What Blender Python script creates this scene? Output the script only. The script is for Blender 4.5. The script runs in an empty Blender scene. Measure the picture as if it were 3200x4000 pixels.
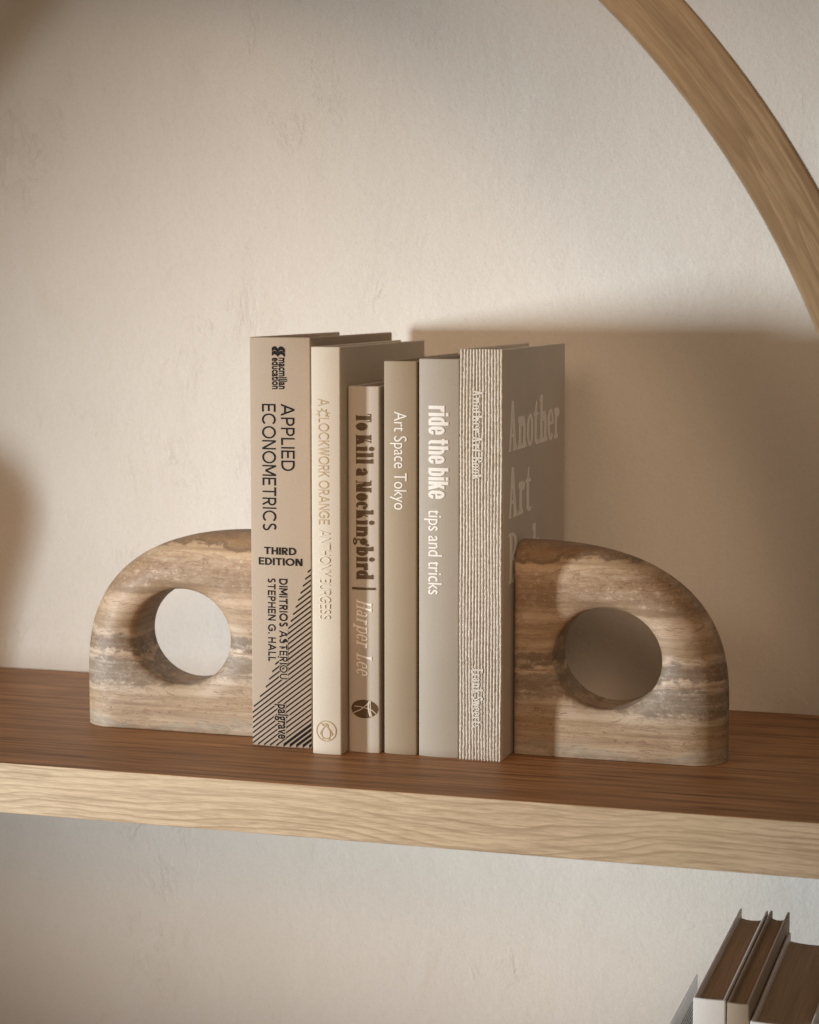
import bpy, bmesh, math, random
import numpy as np
from mathutils import Vector, Matrix
from mathutils.geometry import delaunay_2d_cdt

random.seed(7)
scene = bpy.context.scene
COL = scene.collection
MM = 0.001

# ------------------------------------------------------------------ camera
cam_data = bpy.data.cameras.new("camera")
cam = bpy.data.objects.new("camera", cam_data)
COL.objects.link(cam)
cam_data.sensor_fit = 'HORIZONTAL'
cam_data.sensor_width = 28.8
cam_data.lens = 73.7
cam_data.clip_start = 0.05
cam_data.clip_end = 60
cam.location = (0.45777, -1.15738, 0.27294)
cam.rotation_euler = (math.radians(90 - 6.0636), 0, math.radians(17.2032))
cam_data.dof.use_dof = True
cam_data.dof.focus_distance = 1.235
cam_data.dof.aperture_fstop = 11.0
cam_data.dof.aperture_blades = 0
scene.camera = cam

# ------------------------------------------------------------------ world and lamps
world = bpy.data.worlds.new("World")
scene.world = world
world.use_nodes = True
bg = world.node_tree.nodes['Background']
bg.inputs[0].default_value = (1.0, 0.735, 0.515, 1)
bg.inputs[1].default_value = 0.115


def area_lamp(name, loc, target, sx, sy, power, color, spread=180):
    d = bpy.data.lights.new(name, 'AREA')
    d.shape = 'RECTANGLE'
    d.size, d.size_y = sx, sy
    d.energy = power
    d.color = color
    d.spread = math.radians(spread)
    o = bpy.data.objects.new(name, d)
    COL.objects.link(o)
    o.location = loc
    v = Vector(target) - Vector(loc)
    o.rotation_euler = v.to_track_quat('-Z', 'Y').to_euler()
    return o


area_lamp("window_light", (-1.82, -1.40, 0.085), (0.27, 0.19, 0.085),
          0.17, 0.33, 2.12, (0.825, 0.925, 1.0), spread=24.5)
area_lamp("fill_right", (0.36, -1.05, 0.58), (-0.01, 0.10, 0.15),
          0.60, 0.60, 0.43, (1.0, 0.71, 0.485), spread=30)  # added fill lamp that warms the shaded wall and books
area_lamp("fill_left", (-0.16, -1.02, 0.66), (0.03, 0.10, 0.15),
          0.60, 0.60, 0.22, (1.0, 0.71, 0.485), spread=30)  # second added fill, so the hoop's shadow from the first stays faint
area_lamp("fill_below", (0.03, -0.75, -0.75), (0.09, 0.19, -0.15),
          0.50, 0.50, 0.36, (1.0, 0.77, 0.55), spread=60)  # added fill from below, brightens the wall under the shelf in place of bounce

vs = scene.view_settings
vs.view_transform = 'Standard'
vs.look = 'None'
vs.exposure = -0.11
vs.gamma = 1.0
vs.use_curve_mapping = False
scene.display_settings.display_device = 'sRGB'
scene.cycles.use_denoising = True
scene.cycles.denoiser = 'OPENIMAGEDENOISE'
scene.cycles.denoising_input_passes = 'RGB_ALBEDO_NORMAL'
scene.cycles.denoising_prefilter = 'NONE'
scene.cycles.max_bounces = 8
scene.cycles.diffuse_bounces = 6


# ------------------------------------------------------------------ node helpers
class NT:
    def __init__(self, name):
        self.mat = bpy.data.materials.new(name)
        self.mat.use_nodes = True
        self.t = self.mat.node_tree
        self.bsdf = self.t.nodes['Principled BSDF']

    def n(self, typ, props=None, **ins):
        nd = self.t.nodes.new(typ)
        for k, v in (props or {}).items():
            setattr(nd, k, v)
        for k, v in ins.items():
            key = int(k[1:]) if k[0] == 'i' and k[1:].isdigit() else k.replace('_', ' ')
            sock = nd.inputs[key]
            if isinstance(v, bpy.types.NodeSocket):
                self.t.links.new(v, sock)
            else:
                sock.default_value = v
        return nd

    def math(self, op, a, b=0.0, c=None, clamp=False):
        kw = dict(i0=a, i1=b)
        if c is not None:
            kw['i2'] = c
        return self.n('ShaderNodeMath', dict(operation=op, use_clamp=clamp), **kw).outputs[0]

    def ramp(self, fac, stops, interp='LINEAR'):
        r = self.n('ShaderNodeValToRGB', Fac=fac)
        cr = r.color_ramp
        cr.interpolation = interp
        while len(cr.elements) > 1:
            cr.elements.remove(cr.elements[-1])
        for i, (p, col) in enumerate(stops):
            if not isinstance(col, (tuple, list)):
                col = (col, col, col)
            e = cr.elements[0] if i == 0 else cr.elements.new(p)
            e.position = p
            e.color = (*col, 1)
        return r.outputs[0]

    def mix(self, fac, a, b, mode='MIX'):
        m = self.n('ShaderNodeMix', dict(data_type='RGBA', blend_type=mode))
        for sock, v in ((m.inputs[0], fac), (m.inputs[6], a), (m.inputs[7], b)):
            if isinstance(v, bpy.types.NodeSocket):
                self.t.links.new(v, sock)
            elif isinstance(v, (tuple, list)):
                sock.default_value = (*v, 1) if len(v) == 3 else v
            else:
                sock.default_value = v
        return m.outputs[2]

    def noise(self, vec, scale, detail=4.0, rough=0.55, dist=0.0, dim='3D'):
        return self.n('ShaderNodeTexNoise', dict(noise_dimensions=dim), Vector=vec, Scale=scale, Detail=detail,
                      Roughness=rough, Distortion=dist).outputs[0]

    def mapping(self, vec, scale=(1, 1, 1), loc=(0, 0, 0), rot=(0, 0, 0)):
        return self.n('ShaderNodeMapping', None, Vector=vec, Scale=scale, Location=loc, Rotation=rot).outputs[0]

    def obj(self):
        return self.n('ShaderNodeTexCoord').outputs['Object']

    def bump(self, h, strength, dist, prev=None):
        kw = dict(Height=h, Strength=strength, Distance=dist)
        if prev is not None:
            kw['Normal'] = prev
        return self.n('ShaderNodeBump', None, **kw).outputs[0]

    def set(self, **ins):
        for k, v in ins.items():
            s = self.bsdf.inputs[k.replace('_', ' ')]
            if isinstance(v, bpy.types.NodeSocket):
                self.t.links.new(v, s)
            elif isinstance(v, (tuple, list)) and len(v) == 3:
                s.default_value = (*v, 1)
            else:
                s.default_value = v
        return self.mat


# ------------------------------------------------------------------ materials
def mat_wall():
    k = NT("plaster")
    co = k.obj()
    big = k.noise(co, 5.0, 5, 0.6)
    fleck = k.noise(k.mapping(co, (30, 30, 17), rot=(0, math.radians(20), 0)), 1.0, 8, 0.68, 0.35)
    blot = k.noise(k.mapping(co, (15, 15, 9)), 1.0, 5, 0.6, 0.5)
    fine = k.noise(co, 170, 6, 0.70)
    grit = k.noise(co, 700, 3, 0.65)
    base = k.ramp(big, [(0.3, (0.655, 0.610, 0.540)), (0.7, (0.700, 0.655, 0.590))])
    base = k.mix(k.ramp(blot, [(0.56, 0.0), (0.72, 0.30)]), base, (0.600, 0.545, 0.465))
    base = k.mix(k.ramp(grit, [(0.32, 0.16), (0.50, 0.0)]), base, (0.46, 0.40, 0.33))
    # flakes and lifted edges left by the trowel, only here and there
    patch = k.ramp(k.noise(co, 7.5, 4, 0.6), [(0.50, 0.0), (0.64, 1.0)])
    edge = k.math('MULTIPLY', k.ramp(fleck, [(0.520, 0.0), (0.575, 1.0), (0.66, 0.75)]), patch)
    base = k.mix(k.math('MULTIPLY', edge, 0.08), base, (0.52, 0.43, 0.33))
    h = k.math('ADD', k.math('MULTIPLY', edge, 0.24), k.math('MULTIPLY', blot, 0.75))
    b = k.bump(h, 0.42, 0.004)
    b = k.bump(fine, 0.30, 0.0016, b)
    b = k.bump(grit, 0.22, 0.0006, b)
    return k.set(Base_Color=base, Roughness=0.93, Specular_IOR_Level=0.15, Normal=b)


def wood_common(k, contour, fibre, fine, fade, light, mid, dark):
    """colour from a sawtooth of growth rings plus fibre streaks"""
    saw = k.math('FRACT', contour)
    ring = k.ramp(saw, [(0.0, 0.0), (0.60, 0.22), (0.86, 0.92), (0.93, 1.0), (1.0, 0.0)])
    c = k.mix(k.math('MULTIPLY', ring, k.ramp(fade, [(0.34, 0.25), (0.62, 1.0)])), light, mid)
    c = k.mix(k.math('MULTIPLY', k.ramp(fibre, [(0.47, 0.0), (0.62, 1.0)]), 0.60), c, dark)
    c = k.mix(k.ramp(fine, [(0.36, 0.45), (0.54, 0.0)]), c, dark)
    return c, ring


def mat_wood_front():
    k = NT("oak_edge")
    co = k.obj()
    field = k.noise(k.mapping(co, (5.2, 5.2, 13), loc=(2.35, 0.3, 0.9)), 1.0, 1.8, 0.45, 0.35)
    zc = k.n('ShaderNodeSeparateXYZ', None, Vector=co).outputs[2]
    wob = k.noise(k.mapping(co, (60, 60, 40)), 1.0, 3, 0.6)
    cont = k.math('ADD', k.math('ADD', k.math('MULTIPLY', field, 10.0), k.math('MULTIPLY', zc, 270.0)),
                  k.math('MULTIPLY', wob, 0.35))
    fibre = k.noise(k.mapping(co, (16, 50, 420)), 1.0, 5, 0.72)
    fine = k.noise(k.mapping(co, (90, 300, 1500)), 1.0, 2, 0.6)
    c, ring = wood_common(k, cont, fibre, fine, k.noise(k.mapping(co, (11, 11, 60)), 1.0, 3), (0.520, 0.395, 0.260), (0.270, 0.180, 0.105), (0.235, 0.155, 0.088))
    big = k.noise(k.mapping(co, (5, 5, 20)), 1.0, 2)
    c = k.mix(k.ramp(big, [(0.35, 0.0), (0.7, 0.35)]), c, (0.54, 0.42, 0.275))
    h = k.math('ADD', k.math('MULTIPLY', ring, -0.5), fibre)
    return k.set(Base_Color=c, Roughness=0.62, Specular_IOR_Level=0.25, Normal=k.bump(h, 0.12, 0.0006))


def mat_wood_top():
    k = NT("shaded_oak_top")  # same oak as the edge, its warm dark shade put into the colour
    co = k.obj()
    field = k.noise(k.mapping(co, (1.9, 13, 6), loc=(0.4, 1.7, 0)), 1.0, 2.2, 0.45, 0.3)
    yc = k.n('ShaderNodeSeparateXYZ', None, Vector=co).outputs[1]
    wob = k.noise(k.mapping(co, (9, 130, 20)), 1.0, 3, 0.6)
    cont = k.math('ADD', k.math('ADD', k.math('MULTIPLY', field, 9), k.math('MULTIPLY', yc, 85.0)),
                  k.math('MULTIPLY', wob, 0.8))
    fibre = k.noise(k.mapping(co, (5, 190, 40)), 1.0, 5, 0.68)
    fine = k.noise(k.mapping(co, (26, 1100, 60)), 1.0, 3, 0.6)
    c, ring = wood_common(k, cont, fibre, fine, k.noise(k.mapping(co, (5, 70, 20)), 1.0, 3), (0.470, 0.240, 0.104), (0.305, 0.145, 0.060), (0.125, 0.055, 0.023))
    dash = k.noise(k.mapping(co, (11, 230, 30), loc=(1.3, 0.2, 0)), 1.0, 3, 0.6)
    c = k.mix(k.ramp(dash, [(0.56, 0.0), (0.66, 0.8)]), c, (0.130, 0.052, 0.020))
    pale_grain = k.noise(k.mapping(co, (8, 120, 30), loc=(7.3, 3.2, 0)), 1.0, 3, 0.6)
    c = k.mix(k.ramp(pale_grain, [(0.54, 0.0), (0.68, 0.6)]), c, (0.560, 0.285, 0.120))  # paler streaks of the grain
    streak = k.noise(k.mapping(co, (3.2, 42, 8), loc=(5.3, 2.2, 0)), 1.0, 2, 0.5)
    c = k.mix(k.ramp(streak, [(0.62, 0.0), (0.74, 0.75)]), c, (0.130, 0.065, 0.032))
    h = k.math('ADD', k.math('MULTIPLY', ring, -0.4), fine)
    return k.set(Base_Color=c, Roughness=0.50, Specular_IOR_Level=0.35, Normal=k.bump(h, 0.22, 0.0005))


def mat_wood_hoop(cx, cz):
    """grain that follows the bent strip: coordinates are angle and radius"""
    k = NT("bent_oak")
    s = k.n('ShaderNodeSeparateXYZ', None, Vector=k.obj())
    x = k.math('SUBTRACT', s.outputs[0], cx)
    z = k.math('SUBTRACT', s.outputs[2], cz)
    ang = k.math('ARCTAN2', z, x)
    rad = k.math('SQRT', k.math('ADD', k.math('MULTIPLY', x, x), k.math('MULTIPLY', z, z)))
    arc = k.math('MULTIPLY', ang, 0.535)
    co = k.n('ShaderNodeCombineXYZ', None, X=arc, Y=rad, Z=s.outputs[1]).outputs[0]
    field = k.noise(k.mapping(co, (3.4, 60, 30), loc=(0.6, 0.4, 0)), 1.0, 2.0, 0.45, 0.35)
    wob = k.noise(k.mapping(co, (20, 150, 60)), 1.0, 3, 0.6)
    cont = k.math('ADD', k.math('ADD', k.math('MULTIPLY', field, 5.0), k.math('MULTIPLY', rad, 40.0)),
                  k.math('MULTIPLY', wob, 0.5))
    fibre = k.noise(k.mapping(co, (9, 210, 60)), 1.0, 4, 0.65)
    fine = k.noise(k.mapping(co, (60, 1200, 300)), 1.0, 2, 0.6)
    c, ring = wood_common(k, cont, fibre, fine, k.noise(k.mapping(co, (6, 70, 20)), 1.0, 3), (0.425, 0.295, 0.165), (0.300, 0.195, 0.102), (0.240, 0.152, 0.078))
    h = k.math('ADD', k.math('MULTIPLY', ring, -0.4), fibre)
    return k.set(Base_Color=c, Roughness=0.6, Specular_IOR_Level=0.25, Normal=k.bump(h, 0.2, 0.0006))


def mat_travertine():
    k = NT("travertine")
    co = k.obj()
    z = k.n('ShaderNodeSeparateXYZ', None, Vector=co).outputs[2]
    w1 = k.math('SUBTRACT', k.noise(k.mapping(co, (17, 17, 14), loc=(0.35, 0.2, 0.1)), 1.0, 3, 0.5, 0.4), 0.5)
    w2 = k.math('SUBTRACT', k.noise(k.mapping(co, (70, 70, 110)), 1.0, 5, 0.65, 0.6), 0.5)
    zz = k.math('ADD', k.math('MULTIPLY', z, 8.0), k.math('ADD', k.math('MULTIPLY', w1, 0.21), k.math('MULTIPLY', w2, 0.13)))
    beige, tan, pink = (0.325, 0.230, 0.140), (0.290, 0.192, 0.106), (0.345, 0.236, 0.138)
    grey, dk, br = (0.190, 0.140, 0.092), (0.150, 0.104, 0.066), (0.240, 0.152, 0.086)
    col = k.ramp(zz, [(0.000, (0.36, 0.285, 0.20)), (0.030, (0.27, 0.215, 0.15)), (0.060, beige), (0.110, tan), (0.135, pink),
                      (0.160, tan), (0.215, beige), (0.245, (0.36, 0.27, 0.185)), (0.265, grey), (0.340, (0.22, 0.172, 0.122)),
                      (0.375, grey), (0.388, (0.44, 0.33, 0.235)), (0.410, (0.42, 0.31, 0.21)), (0.420, dk), (0.470, (0.19, 0.14, 0.095)),
                      (0.492, (0.42, 0.305, 0.205)), (0.530, tan), (0.570, pink), (0.640, (0.43, 0.30, 0.195)), (0.690, tan),
                      (0.705, (0.27, 0.175, 0.10)), (0.740, br), (0.850, (0.325, 0.205, 0.115)), (0.870, (0.43, 0.30, 0.18)),
                      (0.905, (0.40, 0.27, 0.155)), (0.915, (0.16, 0.100, 0.055)), (0.950, (0.27, 0.165, 0.088)), (1.0, (0.20, 0.125, 0.070))])
    # where the crystalline bands are
    mask = k.ramp(zz, [(0.0, 0.12), (0.235, 0.22), (0.268, 1.0), (0.372, 1.0), (0.392, 0.35), (0.418, 1.0), (0.470, 0.9), (0.485, 0.08),
                       (0.690, 0.08), (0.710, 0.95), (0.860, 1.0), (0.885, 0.3), (0.92, 0.6), (1.0, 0.3)])
    fl = k.noise(k.mapping(co, (240, 240, 330)), 1.0, 5, 0.74, 0.5)
    flakes = k.math('MULTIPLY', k.ramp(fl, [(0.545, 0.0), (0.66, 0.55)]), mask)
    col = k.mix(flakes, col, (0.56, 0.455, 0.345))
    pits = k.math('MULTIPLY', k.ramp(fl, [(0.34, 0.60), (0.45, 0.0)]), mask)
    col = k.mix(pits, col, (0.085, 0.062, 0.042))
    clump = k.noise(k.mapping(co, (60, 60, 85), loc=(3, 1, 2)), 1.0, 4, 0.6, 0.5)
    col = k.mix(k.math('MULTIPLY', k.ramp(clump, [(0.56, 0.0), (0.68, 0.55)]), mask), col, (0.42, 0.32, 0.22))
    # milky clouding and fine wandering veins everywhere
    cloud = k.noise(k.mapping(co, (24, 24, 70), loc=(0.8, 2, 4)), 1.0, 5, 0.6, 0.5)
    col = k.mix(k.ramp(cloud, [(0.50, 0.0), (0.70, 0.30)]), col, (0.50, 0.38, 0.27))
    col = k.mix(k.ramp(cloud, [(0.28, 0.45), (0.44, 0.0)]), col, (0.27, 0.18, 0.115))
    strata = k.noise(k.mapping(co, (9, 9, 300), loc=(2.2, 0.7, 1.1)), 1.0, 5, 0.62, 0.25)
    col = k.mix(k.ramp(strata, [(0.34, 0.55), (0.52, 0.0)]), col, (0.160, 0.098, 0.055))
    col = k.mix(k.ramp(strata, [(0.54, 0.0), (0.70, 0.40)]), col, (0.470, 0.365, 0.262))
    vn = k.noise(k.mapping(co, (22, 22, 130), loc=(1.2, 0, 0.6)), 1.0, 6, 0.66, 0.9)
    vein = k.ramp(k.math('ABSOLUTE', k.math('SUBTRACT', vn, 0.5)), [(0.0, 0.85), (0.012, 0.0)])
    col = k.mix(vein, col, (0.17, 0.095, 0.055))
    vn2 = k.noise(k.mapping(co, (30, 30, 210), loc=(4.2, 1, 2.6)), 1.0, 6, 0.7, 0.9)
    vein2 = k.ramp(k.math('ABSOLUTE', k.math('SUBTRACT', vn2, 0.53)), [(0.0, 0.70), (0.012, 0.0)])
    col = k.mix(vein2, col, (0.20, 0.12, 0.075))
    # one rusty seam
    seam = k.ramp(k.math('ABSOLUTE', k.math('SUBTRACT', zz, 0.128)), [(0.0, 1.0), (0.010, 0.0)])
    seam = k.math('MULTIPLY', seam, k.ramp(k.noise(co, 160, 4, 0.7), [(0.48, 0.0), (0.60, 0.8)]))
    col = k.mix(seam, col, (0.16, 0.045, 0.025))
    h = k.math('ADD', k.math('MULTIPLY', fl, 0.6), k.math('MULTIPLY', vein, -0.6))
    return k.set(Base_Color=col, Roughness=k.ramp(fl, [(0.3, 0.64), (0.7, 0.50)]), Specular_IOR_Level=0.32,
                 Normal=k.bump(h, 0.16, 0.0006))


def mat_cover(name, col, cloth=0.10, rough=0.62, spec=0.3):
    k = NT(name)
    co = k.obj()
    n1 = k.noise(co, 24, 4, 0.6)
    n2 = k.noise(co, 1500, 2, 0.6)
    d = tuple(v * 0.90 for v in col)
    c = k.mix(k.ramp(n1, [(0.3, 0.0), (0.7, 0.8)]), col, d)
    c = k.mix(k.ramp(n2, [(0.36, 0.22), (0.55, 0.0)]), c, tuple(v * 0.72 for v in col))
    return k.set(Base_Color=c, Roughness=rough, Specular_IOR_Level=spec, Normal=k.bump(n2, cloth, 0.0004))


def mat_plain(name, col, rough=0.6, spec=0.25):
    k = NT(name)
    n = k.noise(k.obj(), 800, 2)
    return k.set(Base_Color=k.mix(k.ramp(n, [(0.35, 0.18), (0.6, 0.0)]), col, tuple(v * 0.8 for v in col)), Roughness=rough,
                 Specular_IOR_Level=spec)


def mat_pages(name, col, dark):
    k = NT(name)
    n = k.noise(k.mapping(k.obj(), (2600, 14, 3)), 1.0, 3, 0.7)
    m = k.noise(k.mapping(k.obj(), (420, 6, 3)), 1.0, 3, 0.6)
    c = k.mix(k.ramp(n, [(0.40, 0.75), (0.60, 0.0)]), col, dark)
    c = k.mix(k.ramp(m, [(0.32, 0.6), (0.48, 0.0)]), c, dark)
    return k.set(Base_Color=c, Roughness=0.85, Specular_IOR_Level=0.1, Normal=k.bump(n, 0.3, 0.0005))


M_WALL = mat_wall()
M_WF = mat_wood_front()
M_WT = mat_wood_top()
M_STONE = mat_travertine()
M_PAGE = mat_pages("page_edges", (0.62, 0.54, 0.43), (0.40, 0.33, 0.25))
M_INK = mat_plain("black_ink", (0.012, 0.011, 0.010), 0.7, 0.08)
M_GOLD = mat_plain("ochre_foil", (0.36, 0.255, 0.135), 0.5, 0.4)
M_BROWN = mat_plain("brown_foil", (0.098, 0.060, 0.028), 0.45, 0.4)
M_WHITE = mat_plain("white_print", (0.66, 0.62, 0.56), 0.6)
M_PALE = mat_plain("pale_print", (0.86, 0.82, 0.75), 0.6)


# ------------------------------------------------------------------ mesh helpers
def new_obj(name, bm, mats, parent=None, smooth=False, bevel=None, segs=2):
    me = bpy.data.meshes.new(name)
    bm.to_mesh(me)
    bm.free()
    o = bpy.data.objects.new(name, me)
    COL.objects.link(o)
    for m in (mats if isinstance(mats, (list, tuple)) else [mats]):
        me.materials.append(m)
    if smooth:
        for p in me.polygons:
            p.use_smooth = True
    if bevel:
        b = o.modifiers.new("bevel", 'BEVEL')
        b.width = bevel
        b.segments = segs
        b.limit_method = 'ANGLE'
        b.angle_limit = math.radians(50)
        b.harden_normals = False
    if parent is not None:
        o.parent = parent
    return o


def thing(name, label, cat, loc=(0, 0, 0), group=None):
    o = bpy.data.objects.new(name, None)
    COL.objects.link(o)
    o.empty_display_size = 0.02
    o.location = loc
    tag(o, label, cat, group)
    return o


def tag(o, label, cat, group=None):
    o['label'] = label
    o['category'] = cat
    if group:
        o['group'] = group


def box(bm, x0, x1, y0, y1, z0, z1):
    v = [bm.verts.new(p) for p in ((x0, y0, z0), (x1, y0, z0), (x1, y1, z0), (x0, y1, z0),
                                   (x0, y0, z1), (x1, y0, z1), (x1, y1, z1), (x0, y1, z1))]
    for f in ((0, 3, 2, 1), (4, 5, 6, 7), (0, 1, 5, 4), (1, 2, 6, 5), (2, 3, 7, 6), (3, 0, 4, 7)):
        bm.faces.new([v[i] for i in f])


def prism(bm, poly, z0, z1):
    """extrude a counter-clockwise polygon in x,y from z0 to z1"""
    a = [bm.verts.new((x, y, z0)) for x, y in poly]
    b = [bm.verts.new((x, y, z1)) for x, y in poly]
    n = len(poly)
    bm.faces.new(a[::-1])
    bm.faces.new(b)
    for i in range(n):
        j = (i + 1) % n
        bm.faces.new((a[i], a[j], b[j], b[i]))


# ------------------------------------------------------------------ wall
bm = bmesh.new()
box(bm, -3.0, 3.0, 0.192, 0.30, -1.6, 2.2)
wall = new_obj("wall", bm, M_WALL)
wall['kind'] = 'structure'

# ------------------------------------------------------------------ wall shelf: two boards and a hoop
HX, HZ, RI, RO = -0.1384, 0.0505, 0.5195, 0.5501
shelf = thing("wall_shelf", "light oak wall shelf board framed by a big round wooden hoop", "shelf", (HX, 0.192, -0.03))


def child_of_shelf(o):
    o.parent = shelf
    o.matrix_parent_inverse = Matrix.Translation(-Vector(shelf.location))


bm = bmesh.new()
box(bm, -0.6525, 0.3755, -0.088, 0.191, -0.0295, 0.0)
bmesh.ops.recalc_face_normals(bm, faces=bm.faces)
for f in bm.faces:
    f.material_index = 0 if abs(f.normal.z) > 0.5 else 1
o = new_obj("shelf_board", bm, [M_WT, M_WF], bevel=0.0006, segs=2)
child_of_shelf(o)

bm = bmesh.new()
N = 256
rings = []
b_ = 0.0012
prof = [(RI, -0.088 + b_), (RI + b_ * 0.3, -0.088 + b_ * 0.3), (RI + b_, -0.088), (RO - b_, -0.088), (RO - b_ * 0.3, -0.088 + b_ * 0.3),
        (RO, -0.088 + b_), (RO, -0.0775), (RI, -0.0775)]
for i in range(N):
    a = 2 * math.pi * i / N
    rings.append([bm.verts.new((HX + r * math.cos(a), y, HZ + r * math.sin(a))) for r, y in prof])
for i in range(N):
    A, B = rings[i], rings[(i + 1) % N]
    for q in range(len(prof)):
        r = (q + 1) % len(prof)
        bm.faces.new((A[q], A[r], B[r], B[q]))
bmesh.ops.recalc_face_normals(bm, faces=bm.faces)
o = new_obj("hoop", bm, mat_wood_hoop(HX, HZ))
child_of_shelf(o)

bm = bmesh.new()
box(bm, -0.36, 0.52, -0.074, 0.191, -0.3995, -0.370)
bmesh.ops.recalc_face_normals(bm, faces=bm.faces)
for f in bm.faces:
    f.material_index = 0 if abs(f.normal.z) > 0.5 else 1
o = new_obj("shelf_board", bm, [M_WT, M_WF], bevel=0.0006)
child_of_shelf(o)


# ------------------------------------------------------------------ travertine bookends
def bookend_mesh():
    """arch-shaped slab: u from 0 (book side) outwards, z up, thickness along y (0 = front)"""
    Wd, Ht, zc, n_ = 0.1235, 0.1255, 0.030, 2.55
    D, r_o, r_h = 0.0425, 0.0250, 0.0160
    d_o, d_h = 0.0190, 0.0065
    hc, ha, hb = (0.0549, 0.0588), 0.0322, 0.0299
    # arch curve, from (0,Ht) down to (Wd,0)
    arch = []
    for i in range(161):
        t = math.pi / 2 * (1 - i / 160)
        c, s = math.cos(t), math.sin(t)
        arch.append((Wd * max(c, 0) ** (2 / n_), zc + (Ht - zc) * max(s, 0) ** (2 / n_)))
    arch += [(Wd, zc * (1 - i / 24)) for i in range(1, 25)]
    outline = arch + [(Wd * (1 - i / 60), 0) for i in range(1, 61)] + [(0, Ht * i / 60) for i in range(1, 60)]
    ou = np.array(outline)
    ang = np.unwrap(np.arctan2(ou[:, 1] - hc[1], ou[:, 0] - hc[0]))
    rad = np.hypot(ou[:, 0] - hc[0], ou[:, 1] - hc[1])
    ar = np.array(arch)

    def seg_dist(P, poly):
        a, b = poly[:-1], poly[1:]
        d = b - a
        best = np.full(len(P), 1e9)
        L = (d ** 2).sum(1)
        for i in range(len(a)):
            t = np.clip(((P - a[i]) @ d[i]) / max(L[i], 1e-14), 0, 1)
            q = a[i] + t[:, None] * d[i]
            best = np.minimum(best, np.hypot(*(P - q).T))
        return best

    def fil(d, r):
        e = np.clip(r - d, 0, r)
        return r - np.sqrt(np.maximum(r * r - e * e, 0))

    ins = [r_h * (1 - math.cos(math.radians(a))) for a in np.linspace(0, 90, 13)]
    outs = [0, 0.00012, 0.00035, 0.0007, 0.0011, 0.0016, 0.0023, 0.0033, 0.0047, 0.0064, 0.0085, 0.0108, 0.0134, 0.0165, 0.0200, 0.0240]
    rows = []
    for a, R in zip(ang, rad):
        hr = ha * hb / math.hypot(hb * math.cos(a), ha * math.sin(a))
        L = R - hr
        s = list(ins)
        o_ = [L - q for q in outs][::-1]
        s = [min(v, L * 0.42 + v * 0.02) for v in s]
        o_ = [max(v, L * 0.45 + 0.00001 * i) for i, v in enumerate(o_)]
        rows.append([hr + v for v in s + o_])
    rows = np.array(rows)
    nA, nS = rows.shape
    U = hc[0] + rows * np.cos(ang)[:, None]
    Z = hc[1] + rows * np.sin(ang)[:, None]
    U[:, -1], Z[:, -1] = ou[:, 0], ou[:, 1]
    P = np.stack([U.ravel(), Z.ravel()], 1)
    pa = np.arctan2(P[:, 1] - hc[1], P[:, 0] - hc[0])
    dh = np.hypot(P[:, 0] - hc[0], P[:, 1] - hc[1]) - ha * hb / np.hypot(hb * np.cos(pa), ha * np.sin(pa))
    off = fil(np.maximum(dh, 0), r_h) * d_h / r_h + fil(seg_dist(P, ar), r_o) * d_o / r_o
    off = np.maximum(off, fil(np.abs(P[:, 1]), 0.0009))
    off = np.maximum(off, fil(np.abs(P[:, 0]), 0.0028))
    off = np.minimum(off, D / 2 - 0.001).reshape(nA, nS)
    bm = bmesh.new()
    F = [[bm.verts.new((U[i, j], off[i, j], Z[i, j])) for j in range(nS)] for i in range(nA)]
    B = [[bm.verts.new((U[i, j], D - off[i, j], Z[i, j])) for j in range(nS)] for i in range(nA)]
    for i in range(nA):
        k = (i + 1) % nA
        for j in range(nS - 1):
            bm.faces.new((F[i][j], F[i][j + 1], F[k][j + 1], F[k][j]))
            bm.faces.new((B[i][j], B[k][j], B[k][j + 1], B[i][j + 1]))
        bm.faces.new((F[i][0], F[k][0], B[k][0], B[i][0]))
        bm.faces.new((F[i][-1], B[i][-1], B[k][-1], F[k][-1]))
    bmesh.ops.recalc_face_normals(bm, faces=bm.faces)
    return bm


right_end = new_obj("bookend", bookend_mesh(), M_STONE, smooth=True)
right_end.data.set_sharp_from_angle(angle=math.radians(48))
right_end.location = (0.1568, 0.0207, 0.0002)
tag(right_end, "brown banded travertine arch bookend with round hole, against the corduroy-spined book", "bookend", "arched stone bookends")
left_end = right_end.copy()
COL.objects.link(left_end)
left_end.scale = (-1, 1, 1)
left_end.location = (-0.0012, 0.0207, 0.0002)
tag(left_end, "brown banded travertine arch bookend with round hole, against the book striped in black", "bookend", "arched stone bookends")


# ------------------------------------------------------------------ lettering: glyph shapes
def rect(x0, y0, x1, y1):
    return [[(x0, y0), (x1, y0), (x1, y1), (x0, y1)]]


def ln(x0, y0, x1, y1, w):
    dx, dy = x1 - x0, y1 - y0
    L = math.hypot(dx, dy) or 1
    nx, ny = -dy / L * w / 2, dx / L * w / 2
    return [[(x0 - nx, y0 - ny), (x1 - nx, y1 - ny), (x1 + nx, y1 + ny), (x0 + nx, y0 + ny)]]


def par(x0, y0, x1, y1, w0, w1=None):
    """stroke cut level at both ends; w = width measured along x"""
    w1 = w0 if w1 is None else w1
    return [[(x0 - w0 / 2, y0), (x0 + w0 / 2, y0), (x1 + w1 / 2, y1), (x1 - w1 / 2, y1)]]


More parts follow.
